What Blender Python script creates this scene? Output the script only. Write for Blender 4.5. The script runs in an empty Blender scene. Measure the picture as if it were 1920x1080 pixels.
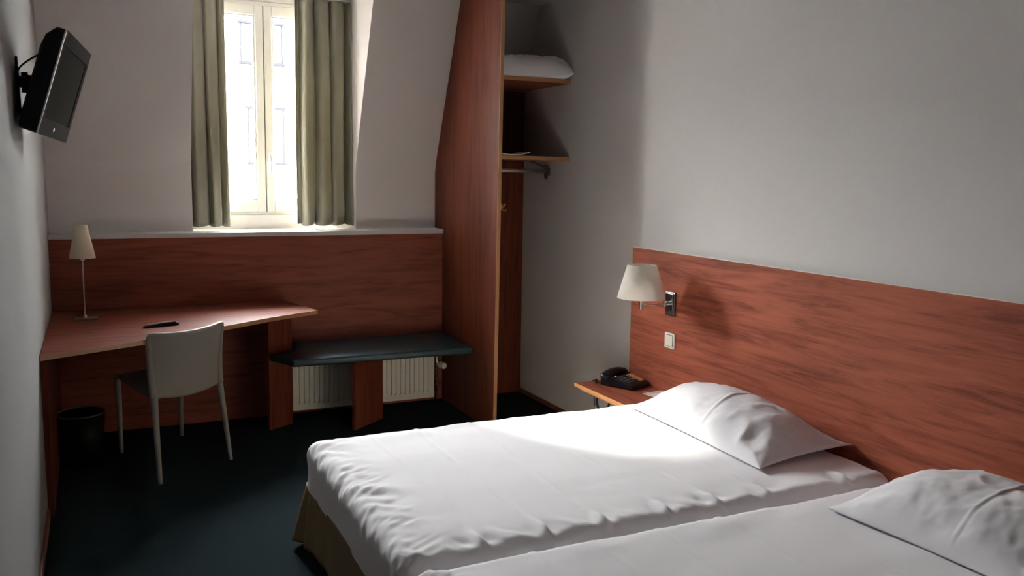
import bpy, bmesh, math, random
import numpy as np
from mathutils import Matrix, Vector, noise

random.seed(4)
sc = bpy.context.scene
COL = sc.collection

# ---------------------------------------------------------------- camera
cam_d = bpy.data.cameras.new('camera')
cam_d.sensor_width = 36.0
cam_d.lens = 1654.86 / 1920 * 36.0
cam_d.clip_start = 0.02
cam_d.clip_end = 300
cam = bpy.data.objects.new('camera', cam_d)
COL.objects.link(cam)
RIGHT = Vector((0.90449378, -0.42623212, 0.01473738))
DOWN = Vector((-0.0413783, -0.12209502, -0.99165551))
FWD = Vector((0.42447479, 0.89633642, -0.12807095))
M3 = Matrix((RIGHT, -DOWN, -FWD)).transposed()
cam.matrix_world = Matrix.Translation((0, 0, 1.55)) @ M3.to_4x4()
sc.camera = cam

# ---------------------------------------------------------------- world, sun, exposure
world = bpy.data.worlds.new('world')
sc.world = world
world.use_nodes = True
wn = world.node_tree
bg = wn.nodes['Background']
bg.inputs['Color'].default_value = (0.975, 0.975, 1.0, 1)
# bright hazy sky, brightest around the sun
SUN_TO = Vector((-0.41, 1.0, 0.685)).normalized()
w_tc = wn.nodes.new('ShaderNodeTexCoord')
w_nm = wn.nodes.new('ShaderNodeVectorMath'); w_nm.operation = 'NORMALIZE'
w_dt = wn.nodes.new('ShaderNodeVectorMath'); w_dt.operation = 'DOT_PRODUCT'
w_dt.inputs[1].default_value = SUN_TO
w_mx = wn.nodes.new('ShaderNodeMath'); w_mx.operation = 'MAXIMUM'; w_mx.inputs[1].default_value = 0.0
w_pw = wn.nodes.new('ShaderNodeMath'); w_pw.operation = 'POWER'; w_pw.inputs[1].default_value = 4.0
w_ml = wn.nodes.new('ShaderNodeMath'); w_ml.operation = 'MULTIPLY_ADD'
w_ml.inputs[1].default_value = 26.0
w_ml.inputs[2].default_value = 16.0
wn.links.new(w_tc.outputs['Generated'], w_nm.inputs[0])
wn.links.new(w_nm.outputs['Vector'], w_dt.inputs[0])
wn.links.new(w_dt.outputs['Value'], w_mx.inputs[0])
wn.links.new(w_mx.outputs[0], w_pw.inputs[0])
wn.links.new(w_pw.outputs[0], w_ml.inputs[0])
wn.links.new(w_ml.outputs[0], bg.inputs['Strength'])

sun_d = bpy.data.lights.new('sun', 'SUN')
sun_d.energy = 20.0
sun_d.angle = math.radians(9)
sun_d.color = (1.0, 0.955, 0.87)
sun = bpy.data.objects.new('sun', sun_d)
COL.objects.link(sun)
sun.location = (-2, 14, 12)
sun.rotation_euler = (-SUN_TO).to_track_quat('-Z', 'Y').to_euler()

port_d = bpy.data.lights.new('window_portal', 'AREA')
port_d.shape = 'RECTANGLE'
port_d.size = 1.06
port_d.size_y = 1.36
port = bpy.data.objects.new('window_portal', port_d)
COL.objects.link(port)
port.location = (1.055, 6.07, 1.94)
port.rotation_euler = (math.radians(-90), 0, 0)
port_d.cycles.is_portal = True

sc.view_settings.view_transform = 'Standard'
sc.view_settings.look = 'None'
sc.view_settings.gamma = 1.0
sc.view_settings.exposure = 2.75
sc.view_settings.use_curve_mapping = False
sc.cycles.max_bounces = 14
sc.cycles.diffuse_bounces = 8
sc.cycles.sample_clamp_indirect = 8.0
sc.cycles.use_denoising = True
sc.cycles.caustics_reflective = False
sc.cycles.caustics_refractive = False

# ---------------------------------------------------------------- constants of the room (metres)
XL, XR = -0.243, 2.72
YB = 5.60            # face of the wood panelling below the window
ZC = 2.655           # ceiling
ZL = 1.171           # top of the ledge under the window
WX0, WX1 = 0.545, 1.57   # window recess

# ---------------------------------------------------------------- materials
def lin(c):
    return tuple((v / 12.92 if v <= 0.04045 else ((v + 0.055) / 1.055) ** 2.4) for v in c)

def new_mat(name):
    m = bpy.data.materials.new(name)
    m.use_nodes = True
    nt = m.node_tree
    b = nt.nodes['Principled BSDF']
    return m, nt, b

def plain(name, col, rough=0.5, metal=0.0, bump=0.0, bscale=60.0, var=0.0, spec=0.5, coat=0.0, sheen=0.0):
    m, nt, b = new_mat(name)
    b.inputs['Base Color'].default_value = (*col, 1)
    b.inputs['Roughness'].default_value = rough
    b.inputs['Metallic'].default_value = metal
    b.inputs['Specular IOR Level'].default_value = spec
    b.inputs['Coat Weight'].default_value = coat
    b.inputs['Sheen Weight'].default_value = sheen
    tc = nt.nodes.new('ShaderNodeTexCoord')
    no = nt.nodes.new('ShaderNodeTexNoise')
    no.inputs['Scale'].default_value = bscale
    no.inputs['Detail'].default_value = 4
    nt.links.new(tc.outputs['Object'], no.inputs['Vector'])
    if var > 0:
        mx = nt.nodes.new('ShaderNodeMix')
        mx.data_type = 'RGBA'
        mx.inputs['A'].default_value = (*[c * (1 - var) for c in col], 1)
        mx.inputs['B'].default_value = (*[min(1, c * (1 + var)) for c in col], 1)
        nt.links.new(no.outputs['Fac'], mx.inputs['Factor'])
        nt.links.new(mx.outputs['Result'], b.inputs['Base Color'])
    if bump > 0:
        bp = nt.nodes.new('ShaderNodeBump')
        bp.inputs['Strength'].default_value = bump
        bp.inputs['Distance'].default_value = 0.002
        nt.links.new(no.outputs['Fac'], bp.inputs['Height'])
        nt.links.new(bp.outputs['Normal'], b.inputs['Normal'])
    return m

def wood(name, axis, light=(0.30, 0.080, 0.037), dark=(0.130, 0.027, 0.014), rough=0.5, scale=1.0):
    """red-brown laminate with the grain running along one axis"""
    m, nt, b = new_mat(name)
    tc = nt.nodes.new('ShaderNodeTexCoord')
    mp = nt.nodes.new('ShaderNodeMapping')
    s = [13.0 * scale] * 3
    s['xyz'.index(axis)] = 1.2 * scale
    mp.inputs['Scale'].default_value = s
    nt.links.new(tc.outputs['Object'], mp.inputs['Vector'])
    big = nt.nodes.new('ShaderNodeTexNoise')
    big.inputs['Scale'].default_value = 1.6
    big.inputs['Detail'].default_value = 6
    big.inputs['Roughness'].default_value = 0.6
    big.inputs['Distortion'].default_value = 0.9
    nt.links.new(mp.outputs['Vector'], big.inputs['Vector'])
    mp2 = nt.nodes.new('ShaderNodeMapping')
    s2 = [110.0 * scale] * 3
    s2['xyz'.index(axis)] = 4.0 * scale
    mp2.inputs['Scale'].default_value = s2
    nt.links.new(tc.outputs['Object'], mp2.inputs['Vector'])
    fine = nt.nodes.new('ShaderNodeTexNoise')
    fine.inputs['Scale'].default_value = 1.5
    fine.inputs['Detail'].default_value = 4
    nt.links.new(mp2.outputs['Vector'], fine.inputs['Vector'])
    add = nt.nodes.new('ShaderNodeMath')
    add.operation = 'MULTIPLY_ADD'
    add.inputs[1].default_value = 0.34
    nt.links.new(fine.outputs['Fac'], add.inputs[0])
    nt.links.new(big.outputs['Fac'], add.inputs[2])
    ramp = nt.nodes.new('ShaderNodeValToRGB')
    ramp.color_ramp.elements[0].position = 0.50
    ramp.color_ramp.elements[0].color = (*dark, 1)
    ramp.color_ramp.elements[1].position = 0.90
    ramp.color_ramp.elements[1].color = (*light, 1)
    e = ramp.color_ramp.elements.new(0.68)
    e.color = (*[d + (l - d) * 0.62 for d, l in zip(dark, light)], 1)
    nt.links.new(add.outputs[0], ramp.inputs['Fac'])
    nt.links.new(ramp.outputs['Color'], b.inputs['Base Color'])
    b.inputs['Roughness'].default_value = rough
    b.inputs['Specular IOR Level'].default_value = 0.13
    return m

def fabric(name, col, trans=(0, 0, 0), tfac=0.0, weave=900.0, bump=0.25):
    m, nt, b = new_mat(name)
    b.inputs['Base Color'].default_value = (*col, 1)
    b.inputs['Roughness'].default_value = 0.85
    b.inputs['Sheen Weight'].default_value = 0.15
    b.inputs['Specular IOR Level'].default_value = 0.2
    tc = nt.nodes.new('ShaderNodeTexCoord')
    no = nt.nodes.new('ShaderNodeTexNoise')
    no.inputs['Scale'].default_value = weave
    no.inputs['Detail'].default_value = 2
    nt.links.new(tc.outputs['Object'], no.inputs['Vector'])
    bp = nt.nodes.new('ShaderNodeBump')
    bp.inputs['Strength'].default_value = bump
    bp.inputs['Distance'].default_value = 0.0006
    nt.links.new(no.outputs['Fac'], bp.inputs['Height'])
    nt.links.new(bp.outputs['Normal'], b.inputs['Normal'])
    if tfac > 0:
        tr = nt.nodes.new('ShaderNodeBsdfTranslucent')
        tr.inputs['Color'].default_value = (*trans, 1)
        mix = nt.nodes.new('ShaderNodeMixShader')
        mix.inputs['Fac'].default_value = tfac
        out = nt.nodes['Material Output']
        nt.links.new(b.outputs[0], mix.inputs[1])
        nt.links.new(tr.outputs[0], mix.inputs[2])
        nt.links.new(mix.outputs[0], out.inputs['Surface'])
    return m

def glass(name):
    m, nt, b = new_mat(name)
    out = nt.nodes['Material Output']
    tr = nt.nodes.new('ShaderNodeBsdfTransparent')
    tr.inputs['Color'].default_value = (0.96, 0.98, 0.97, 1)
    gl = nt.nodes.new('ShaderNodeBsdfGlossy')
    gl.inputs['Roughness'].default_value = 0.02
    mix = nt.nodes.new('ShaderNodeMixShader')
    mix.inputs['Fac'].default_value = 0.05
    nt.links.new(tr.outputs[0], mix.inputs[1])
    nt.links.new(gl.outputs[0], mix.inputs[2])
    nt.links.new(mix.outputs[0], out.inputs['Surface'])
    return m

M = {}
M['plaster'] = plain('painted_plaster', (0.61, 0.575, 0.56), 0.85, bump=0.35, bscale=55, var=0.02, spec=0.25)
M['plaster_left_shaded'] = plain('shade_darkened_plaster', (0.275, 0.264, 0.26), 0.85, bump=0.35, bscale=55, var=0.02, spec=0.2)  # shade put into the base colour; lighting alone leaves this wall too bright
M['ceiling'] = plain('ceiling_paint', (0.46, 0.44, 0.43), 0.9, bump=0.2, bscale=60, spec=0.2)
M['white_trim'] = plain('white_painted_wood', (0.76, 0.73, 0.70), 0.42, bump=0.05, bscale=30)
M['sill'] = plain('window_sill_paint', (0.46, 0.45, 0.435), 0.45, bump=0.05, bscale=30)
M['upvc'] = plain('window_frame_white', (0.58, 0.56, 0.52), 0.4)
M['seal'] = plain('dark_rubber_seal', (0.10, 0.11, 0.10), 0.7)
M['glass'] = glass('window_glass')
M['carpet'] = plain('teal_carpet', (0.0112, 0.0188, 0.0215), 0.95, bump=0.9, bscale=420, var=0.35, spec=0.03)
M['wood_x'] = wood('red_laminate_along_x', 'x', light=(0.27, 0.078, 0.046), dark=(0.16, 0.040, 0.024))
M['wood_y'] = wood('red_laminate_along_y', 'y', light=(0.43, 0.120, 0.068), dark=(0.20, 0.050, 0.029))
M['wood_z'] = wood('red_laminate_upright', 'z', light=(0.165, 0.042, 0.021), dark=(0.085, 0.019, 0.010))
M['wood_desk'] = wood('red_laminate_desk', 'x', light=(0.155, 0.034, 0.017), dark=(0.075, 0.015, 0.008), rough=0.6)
M['band'] = plain('pale_edge_banding', (0.36, 0.17, 0.07), 0.45, var=0.15, bscale=40)
M['band_light'] = plain('beech_edge_banding', (0.62, 0.30, 0.12), 0.45, var=0.12, bscale=40)
M['skirting'] = plain('reddish_skirting', (0.16, 0.045, 0.025), 0.5)
M['leatherette'] = plain('teal_leatherette', (0.011, 0.034, 0.042), 0.48, bump=0.25, bscale=260, spec=0.5)
M['chair_plastic'] = plain('off_white_plastic', (0.27, 0.25, 0.225), 0.5, bump=0.08, bscale=300)
M['radiator'] = plain('radiator_enamel', (0.66, 0.63, 0.56), 0.38)
M['chrome'] = plain('chrome', (0.75, 0.75, 0.76), 0.16, metal=1.0)
M['smoked_chrome'] = plain('smoked_chrome', (0.30, 0.29, 0.28), 0.22, metal=1.0)
M['steel'] = plain('brushed_steel', (0.55, 0.54, 0.52), 0.33, metal=1.0)
M['dark_steel'] = plain('dark_steel', (0.12, 0.12, 0.12), 0.35, metal=0.8)
M['black_plastic'] = plain('black_plastic', (0.008, 0.008, 0.012), 0.38, spec=0.25)
M['bezel'] = plain('graphite_bezel', (0.060, 0.056, 0.056), 0.5, spec=0.0)
M['screen'] = plain('tv_screen', (0.042, 0.040, 0.035), 0.65, spec=0.0)
M['logo'] = plain('pale_emblem', (0.7, 0.7, 0.7), 0.3)
M['shade'] = fabric('cream_shade_fabric', (0.72, 0.64, 0.50), (0.6, 0.52, 0.38), 0.22)
M['shade_white'] = fabric('white_shade_fabric', (0.88, 0.84, 0.78), (0.92, 0.86, 0.76), 0.40)
M['sheet'] = fabric('white_cotton', (0.76, 0.735, 0.75), weave=1400, bump=0.1)
M['pillowcase'] = fabric('white_pillowcase', (0.77, 0.74, 0.76), (0.7, 0.66, 0.67), 0.10, weave=1400, bump=0.1)
M['satin'] = plain('beige_satin', (0.23, 0.155, 0.070), 0.45, bump=0.15, bscale=200, spec=0.3)
M['curtain'] = fabric('olive_curtain', (0.25, 0.235, 0.180), (0.36, 0.33, 0.21), 0.07, weave=500, bump=0.4)
M['switch'] = plain('cream_switch_plastic', (0.72, 0.68, 0.58), 0.35)
M['paper'] = plain('white_paper', (0.80, 0.76, 0.74), 0.8)
M['pink_paper'] = plain('salmon_paper', (0.75, 0.42, 0.33), 0.8)
M['amber'] = plain('orange_index_label', (0.80, 0.38, 0.12), 0.4)
M['key'] = plain('dark_key', (0.07, 0.07, 0.08), 0.4)
M['key_yellow'] = plain('yellow_key', (0.8, 0.62, 0.2), 0.35)
M['key_grey'] = plain('grey_key', (0.35, 0.36, 0.38), 0.35)
M['brass'] = plain('brass_hook', (0.75, 0.36, 0.10), 0.35, metal=0.1)
M['bin'] = plain('black_bin', (0.006, 0.006, 0.007), 0.5, spec=0.15)
M['bin_rim'] = plain('dull_metal_rim', (0.20, 0.17, 0.11), 0.35, metal=0.9)
M['facade'] = plain('pale_render', (0.80, 0.785, 0.76), 0.9, bump=0.2, bscale=3, var=0.03)
M['facade_frame'] = plain('grey_window_surround', (0.010, 0.010, 0.011), 0.8, spec=0.0)
M['facade_glass'] = plain('far_window_glass', (0.034, 0.034, 0.036), 0.6, spec=0.0)
M['asphalt'] = plain('street', (0.3, 0.3, 0.3), 0.9)

# ---------------------------------------------------------------- mesh helpers
def obj(name, bm, mat, parent=None, smooth=False, bevel=0.0, bseg=2, auto=None):
    me = bpy.data.meshes.new(name)
    bmesh.ops.recalc_face_normals(bm, faces=bm.faces)
    if smooth:
        for f in bm.faces:
            f.smooth = True
    bm.to_mesh(me)
    bm.free()
    mats = mat if isinstance(mat, (list, tuple)) else [mat]
    for k in mats:
        me.materials.append(k)
    o = bpy.data.objects.new(name, me)
    COL.objects.link(o)
    if parent is not None:
        o.parent = parent
        o.matrix_parent_inverse = Matrix.Translation(-parent.location)
    if bevel > 0:
        md = o.modifiers.new('bevel', 'BEVEL')
        md.width = bevel
        md.segments = bseg
        md.limit_method = 'ANGLE'
        md.harden_normals = False
    return o

def thing(name, label, cat, loc, group=None):
    o = bpy.data.objects.new(name, None)
    o.empty_display_size = 0.05
    COL.objects.link(o)
    o.location = loc
    o['label'] = label
    o['category'] = cat
    if group:
        o['group'] = group
    return o

def tag(o, label, cat, group=None):
    o['label'] = label
    o['category'] = cat
    if group:
        o['group'] = group
    return o

def struct(o):
    o['kind'] = 'structure'
    return o

def bx(bm, x0, x1, y0, y1, z0, z1, mi=0):
    v = [bm.verts.new(p) for p in ((x0, y0, z0), (x1, y0, z0), (x1, y1, z0), (x0, y1, z0),
                                   (x0, y0, z1), (x1, y0, z1), (x1, y1, z1), (x0, y1, z1))]
    for f in ((0, 3, 2, 1), (4, 5, 6, 7), (0, 1, 5, 4), (1, 2, 6, 5), (2, 3, 7, 6), (3, 0, 4, 7)):
        fc = bm.faces.new([v[i] for i in f])
        fc.material_index = mi
    return v

def box(*a):
    bm = bmesh.new()
    bx(bm, *a)
    return bm

def prism(bm, pts, d, axis='z', a=0.0):
    """pts: polygon in the plane normal to axis, extruded from a to a+d"""
    def P(p, h):
        if axis == 'z':
            return (p[0], p[1], h)
        if axis == 'x':
            return (h, p[0], p[1])
        return (p[0], h, p[1])
    lo = [bm.verts.new(P(p, a)) for p in pts]
    hi = [bm.verts.new(P(p, a + d)) for p in pts]
    bm.faces.new(lo)
    bm.faces.new(hi[::-1])
    n = len(pts)
    for i in range(n):
        bm.faces.new((lo[i], lo[(i + 1) % n], hi[(i + 1) % n], hi[i]))

def tube(bm, pts, radii, seg=12, flat=None, caps=True):
    """loft of ellipses along a polyline; flat=(a,b) multiplies the two radii"""
    pts = [Vector(p) for p in pts]
    if not isinstance(radii, (list, tuple)):
        radii = [radii] * len(pts)
    rings = []
    up = None
    for i, p in enumerate(pts):
        if i == 0:
            t = pts[1] - pts[0]
        elif i == len(pts) - 1:
            t = pts[-1] - pts[-2]
        else:
            t = (pts[i + 1] - p).normalized() + (p - pts[i - 1]).normalized()
        t.normalize()
        if up is None:
            up = Vector((0, 0, 1)) if abs(t.z) < 0.9 else Vector((1, 0, 0))
        s = t.cross(up).normalized()
        up = s.cross(t).normalized()
        fa, fb = flat if flat else (1, 1)
        ring = []
        for k in range(seg):
            an = 2 * math.pi * k / seg
            ring.append(bm.verts.new(p + s * math.cos(an) * radii[i] * fa + up * math.sin(an) * radii[i] * fb))
        rings.append(ring)
    for a, b in zip(rings, rings[1:]):
        for k in range(seg):
            bm.faces.new((a[k], a[(k + 1) % seg], b[(k + 1) % seg], b[k]))
    if caps:
        bm.faces.new(rings[0][::-1])
        bm.faces.new(rings[-1])

def lathe(bm, prof, c=(0, 0, 0), seg=32, axis='z', closed=False):
    """prof: list of (r, h)"""
    rings = []
    for r, h in prof:
        ring = []
        for k in range(seg):
            an = 2 * math.pi * k / seg
            a, b = r * math.cos(an), r * math.sin(an)
            if axis == 'z':
                p = (c[0] + a, c[1] + b, c[2] + h)
            elif axis == 'x':
                p = (c[0] + h, c[1] + a, c[2] + b)
            else:
                p = (c[0] + a, c[1] + h, c[2] + b)
            ring.append(bm.verts.new(p))
        rings.append(ring)
    prs = list(zip(rings, rings[1:]))
    if closed:
        prs.append((rings[-1], rings[0]))
    for a, b in prs:
        for k in range(seg):
            bm.faces.new((a[k], a[(k + 1) % seg], b[(k + 1) % seg], b[k]))
    if not closed:
        if prof[0][0] > 1e-4:
            bm.faces.new(rings[0][::-1])
        if prof[-1][0] > 1e-4:
            bm.faces.new(rings[-1])
    bmesh.ops.remove_doubles(bm, verts=bm.verts, dist=1e-5)

def grid_obj(name, P, mat, parent=None, close_u=False):
    """P: array (n, m, 3) -> smooth surface mesh"""
    n, m, _ = P.shape
    me = bpy.data.meshes.new(name)
    idx = np.arange(n * m).reshape(n, m)
    a = idx[:-1, :-1].ravel(); b = idx[1:, :-1].ravel(); c = idx[1:, 1:].ravel(); d = idx[:-1, 1:].ravel()
    faces = np.stack([a, b, c, d], 1)
    me.from_pydata(P.reshape(-1, 3).tolist(), [], faces.tolist())
    me.polygons.foreach_set('use_smooth', [True] * len(me.polygons))
    me.materials.append(mat)
    me.update()
    o = bpy.data.objects.new(name, me)
    COL.objects.link(o)
    if parent is not None:
        o.parent = parent
        o.matrix_parent_inverse = Matrix.Translation(-parent.location)
    return o

def fbm(x, y, z=0.0, oct_=4):
    return noise.fractal(Vector((x, y, z)), 1.0, 2.0, oct_)

def bezier(pts, n=16):
    """Catmull-Rom through points"""
    P = [Vector(p) for p in pts]
    P = [P[0] * 2 - P[1]] + P + [P[-1] * 2 - P[-2]]
    out = []
    for i in range(1, len(P) - 2):
        for k in range(n):
            t = k / n
            a, b, c, d = P[i - 1], P[i], P[i + 1], P[i + 2]
            out.append(0.5 * ((2 * b) + (c - a) * t + (2 * a - 5 * b + 4 * c - d) * t * t + (3 * b - a - 3 * c + d) * t ** 3))
    out.append(P[-2])
    return out

# ================================================================ THE ROOM
struct(obj('floor', box(XL - 0.1, XR + 0.1, -1.6, 6.3, -0.12, 0.0), M['carpet']))
struct(obj('ceiling', box(XL - 0.1, XR + 0.1, -1.6, 6.5, ZC, ZC + 0.12), M['ceiling']))
struct(obj('wall_left', box(XL - 0.12, XL, -1.5, 6.3, 0.0, ZC), M['plaster_left_shaded']))
struct(obj('wall_right', box(XR, XR + 0.12, -1.5, 6.3, 0.0, ZC), M['plaster']))
struct(obj('wall_rear', box(XL, XR, -1.62, -1.5, 0.0, ZC), M['plaster']))

# back wall: knee wall, then upright, then leaning inwards like a mansard, with the window recess cut through
bm = bmesh.new()
bx(bm, XL, XR, YB + 0.02, 6.06, 0.0, 1.144)                    # knee wall
ys = lambda z: 5.755 - (z - 1.58) * 0.432
prof = [(5.755, ZL - 0.001), (5.755, 1.52), (5.753, 1.55), (5.746, 1.59), (5.735, 1.625), (ys(ZC), ZC), (6.30, ZC), (6.30, ZL - 0.001)]
prism(bm, prof, WX0 - XL, 'x', XL)
prism(bm, prof, 2.1258 - WX1, 'x', WX1)
prof2 = [(YB + 0.001, 1.144), (YB + 0.001, 2.10), (5.375, ZC), (6.30, ZC), (6.30, 1.144)]
prism(bm, prof2, XR - 2.1467, 'x', 2.1467)
bx(bm, WX0, WX1, 5.935, 6.30, 2.618, ZC)
bx(bm, WX0, WX1, 5.935, 6.30, ZL - 0.001, 1.262)               # wall under the window frame
struct(obj('wall_back', bm, M['plaster']))

# ledge and sill, one white board
bm = bmesh.new()
prism(bm, [(XL, 5.585), (2.12, 5.585), (2.12, 5.752), (WX1, 5.752), (WX1, 5.934), (WX0, 5.934), (WX0, 5.752), (XL, 5.752)], 0.027, 'z', 1.1445)
struct(obj('trim_1', bm, M['sill'], bevel=0.003))

# skirting boards
bm = box(XL, XL + 0.012, -1.5, 4.24, 0.0, 0.055)
struct(obj('baseboard_left', bm, M['skirting'], bevel=0.003))
bm = box(XR - 0.012, XR, 4.14, 5.578, 0.0, 0.03)
struct(obj('baseboard_right', bm, M['skirting'], bevel=0.003))

# ---------------------------------------------------------------- window
win = bpy.data.objects.new('window_1', None)
COL.objects.link(win)
win.location = (1.055, 5.96, 1.262)
win['kind'] = 'structure'
y0, y1 = 5.945, 6.02
zb, zt = 1.262, 2.618
XC = 1.024                                   # meeting line of the two sashes
bm = bmesh.new()
bx(bm, WX0, WX0 + 0.05, y0, y1, zb, zt)
bx(bm, WX1 - 0.05, WX1, y0, y1, zb, zt)
bx(bm, WX0 + 0.05, WX1 - 0.05, y0, y1, zb, zb + 0.02)
bx(bm, WX0 + 0.05, WX1 - 0.05, y0, y1, zt - 0.03, zt)
obj('window_frame', bm, M['upvc'], win, bevel=0.004)
for (a, b) in ((WX0 + 0.05, XC - 0.003), (XC + 0.003, WX1 - 0.05)):
    st = 0.05
    ya, yb = y0 - 0.012, y1 - 0.02
    bm = bmesh.new()
    bx(bm, a, a + st, ya, yb, zb + 0.018, zt - 0.025)
    bx(bm, b - st, b, ya, yb, zb + 0.018, zt - 0.025)
    bx(bm, a + st, b - st, ya, yb, zb + 0.018, zb + 0.018 + 0.075)
    bx(bm, a + st, b - st, ya, yb, zt - 0.025 - 0.065, zt - 0.025)
    s_ = obj('sash', bm, M['upvc'], win, bevel=0.005)
    bm = bmesh.new()                          # inner glazing bead
    g = 0.012
    xa, xb, za, zz = a + st, b - st, zb + 0.093, zt - 0.090
    bx(bm, xa, xa + g, ya + 0.008, yb - 0.01, za, zz)
    bx(bm, xb - g, xb, ya + 0.008, yb - 0.01, za, zz)
    bx(bm, xa + g, xb - g, ya + 0.008, yb - 0.01, za, za + g)
    bx(bm, xa + g, xb - g, ya + 0.008, yb - 0.01, zz - g, zz)
    o = obj('glazing_bead', bm, M['upvc'], s_, bevel=0.003)
    o.matrix_parent_inverse = Matrix.Identity(4)
    o = obj('pane', box(xa + 0.002, xb - 0.002, yb - 0.03, yb - 0.024, za, zz), M['glass'], s_)
    o.matrix_parent_inverse = Matrix.Identity(4)
obj('seal_strip', box(XC - 0.003, XC + 0.003, y0 - 0.006, y1 - 0.02, zb + 0.022, zt - 0.03), M['seal'], win)
bm = bmesh.new()
bx(bm, XC + 0.012, XC + 0.036, y0 - 0.020, y0 - 0.012, 1.60, 1.67)
tube(bm, [(XC + 0.024, y0 - 0.020, 1.65), (XC + 0.024, y0 - 0.05, 1.65), (XC + 0.026, y0 - 0.055, 1.63), (XC + 0.030, y0 - 0.055, 1.53)], 0.008, 10)
obj('window_handle', bm, M['upvc'], win, smooth=False, bevel=0.002)

# ---------------------------------------------------------------- wood panelling below the ledge
o = obj('wall_panelling', box(XL + 0.001, 2.1258, YB, YB + 0.019, 0.0, 1.144), M['wood_x'], bevel=0.001)
tag(o, 'long red-brown laminate panelling below the white window ledge', 'panelling')

# ================================================================ OPEN WARDROBE
W = thing('open_wardrobe', 'tall open wardrobe niche with red-brown side panel, shelves and hanging rail', 'wardrobe', (2.4, 5.2, 0))
bm = bmesh.new()
sp = [(4.732, 0.0), (YB - 0.001, 0.0), (YB - 0.001, 1.143), (5.584, 1.143), (5.584, 1.173), (5.752, 1.173), (5.752, 1.55), (5.742, 1.59), (5.732, 1.622), (ys(ZC - 0.004) - 0.002, ZC - 0.004), (4.680, ZC - 0.004)]
sp = [(4.732, 0.0), (YB + 0.0195, 0.0), (YB + 0.0195, 1.1435), (5.584, 1.1435)] + sp[4:]
prism(bm, sp, 0.0205, 'x', 2.126)
obj('side_panel', bm, M['wood_z'], W, bevel=0.0008)
bm = bmesh.new()
prism(bm, [(4.7275, 0.0), (4.7315, 0.0), (4.6795, ZC - 0.004), (4.6755, ZC - 0.004)], 0.0215, 'x', 2.1255)
obj('edge_band', bm, M['band'], W)
# thin white filler along the sloping edge where the panel meets the wall
obj('back_panel', box(2.148, XR - 0.002, YB - 0.022, YB - 0.002, 0.0, 2.11), M['wood_z'], W)
for z_ in (2.136, 1.660):
    s_ = obj('shelf', box(2.148, XR - 0.003, 4.932, YB - 0.024, z_ - 0.022, z_), M['wood_x'], W)
    o = obj('shelf_edge', box(2.148, XR - 0.003, 4.927, 4.932, z_ - 0.0225, z_ + 0.0005), M['band'], s_)
    o.matrix_parent_inverse = Matrix.Identity(4)
bm = bmesh.new()
tube(bm, [(2.147, 5.19, 1.572), (2.692, 5.19, 1.572)], 0.0135, 16)
obj('hanging_rail', bm, M['steel'], W, smooth=True)
bm = bmesh.new()
bx(bm, 2.684, 2.700, 5.178, 5.202, 1.535, 1.600)
tube(bm, bezier([(2.692, 5.19, 1.592), (2.66, 5.21, 1.610), (2.60, 5.24, 1.637)], 5), 0.008, 8)
lathe(bm, [(0.0, -0.010), (0.012, -0.006), (0.013, 0.0), (0.009, 0.008), (0.0, 0.010)], (2.692, 5.19, 1.530), 12)
lathe(bm, [(0.0, -0.008), (0.014, -0.006), (0.016, 0.0), (0.010, 0.008), (0.0, 0.010)], (2.692, 5.19, 1.603), 12)
bx(bm, 2.700, 2.717, 5.180, 5.200, 1.545, 1.590)
obj('rail_bracket', bm, M['dark_steel'], W)
bm = bmesh.new()
bx(bm, 2.545, 2.560, YB - 0.028, YB - 0.0225, 1.30, 1.345)
tube(bm, bezier([(2.552, YB - 0.028, 1.335), (2.552, YB - 0.055, 1.325), (2.562, YB - 0.062, 1.345)], 5), [0.006] * 10 + [0.009], 8)
tube(bm, bezier([(2.552, YB - 0.028, 1.315), (2.556, YB - 0.05, 1.300), (2.572, YB - 0.058, 1.305)], 5), [0.005] * 10 + [0.008], 8)
obj('coat_hook', bm, M['brass'], W)

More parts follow.
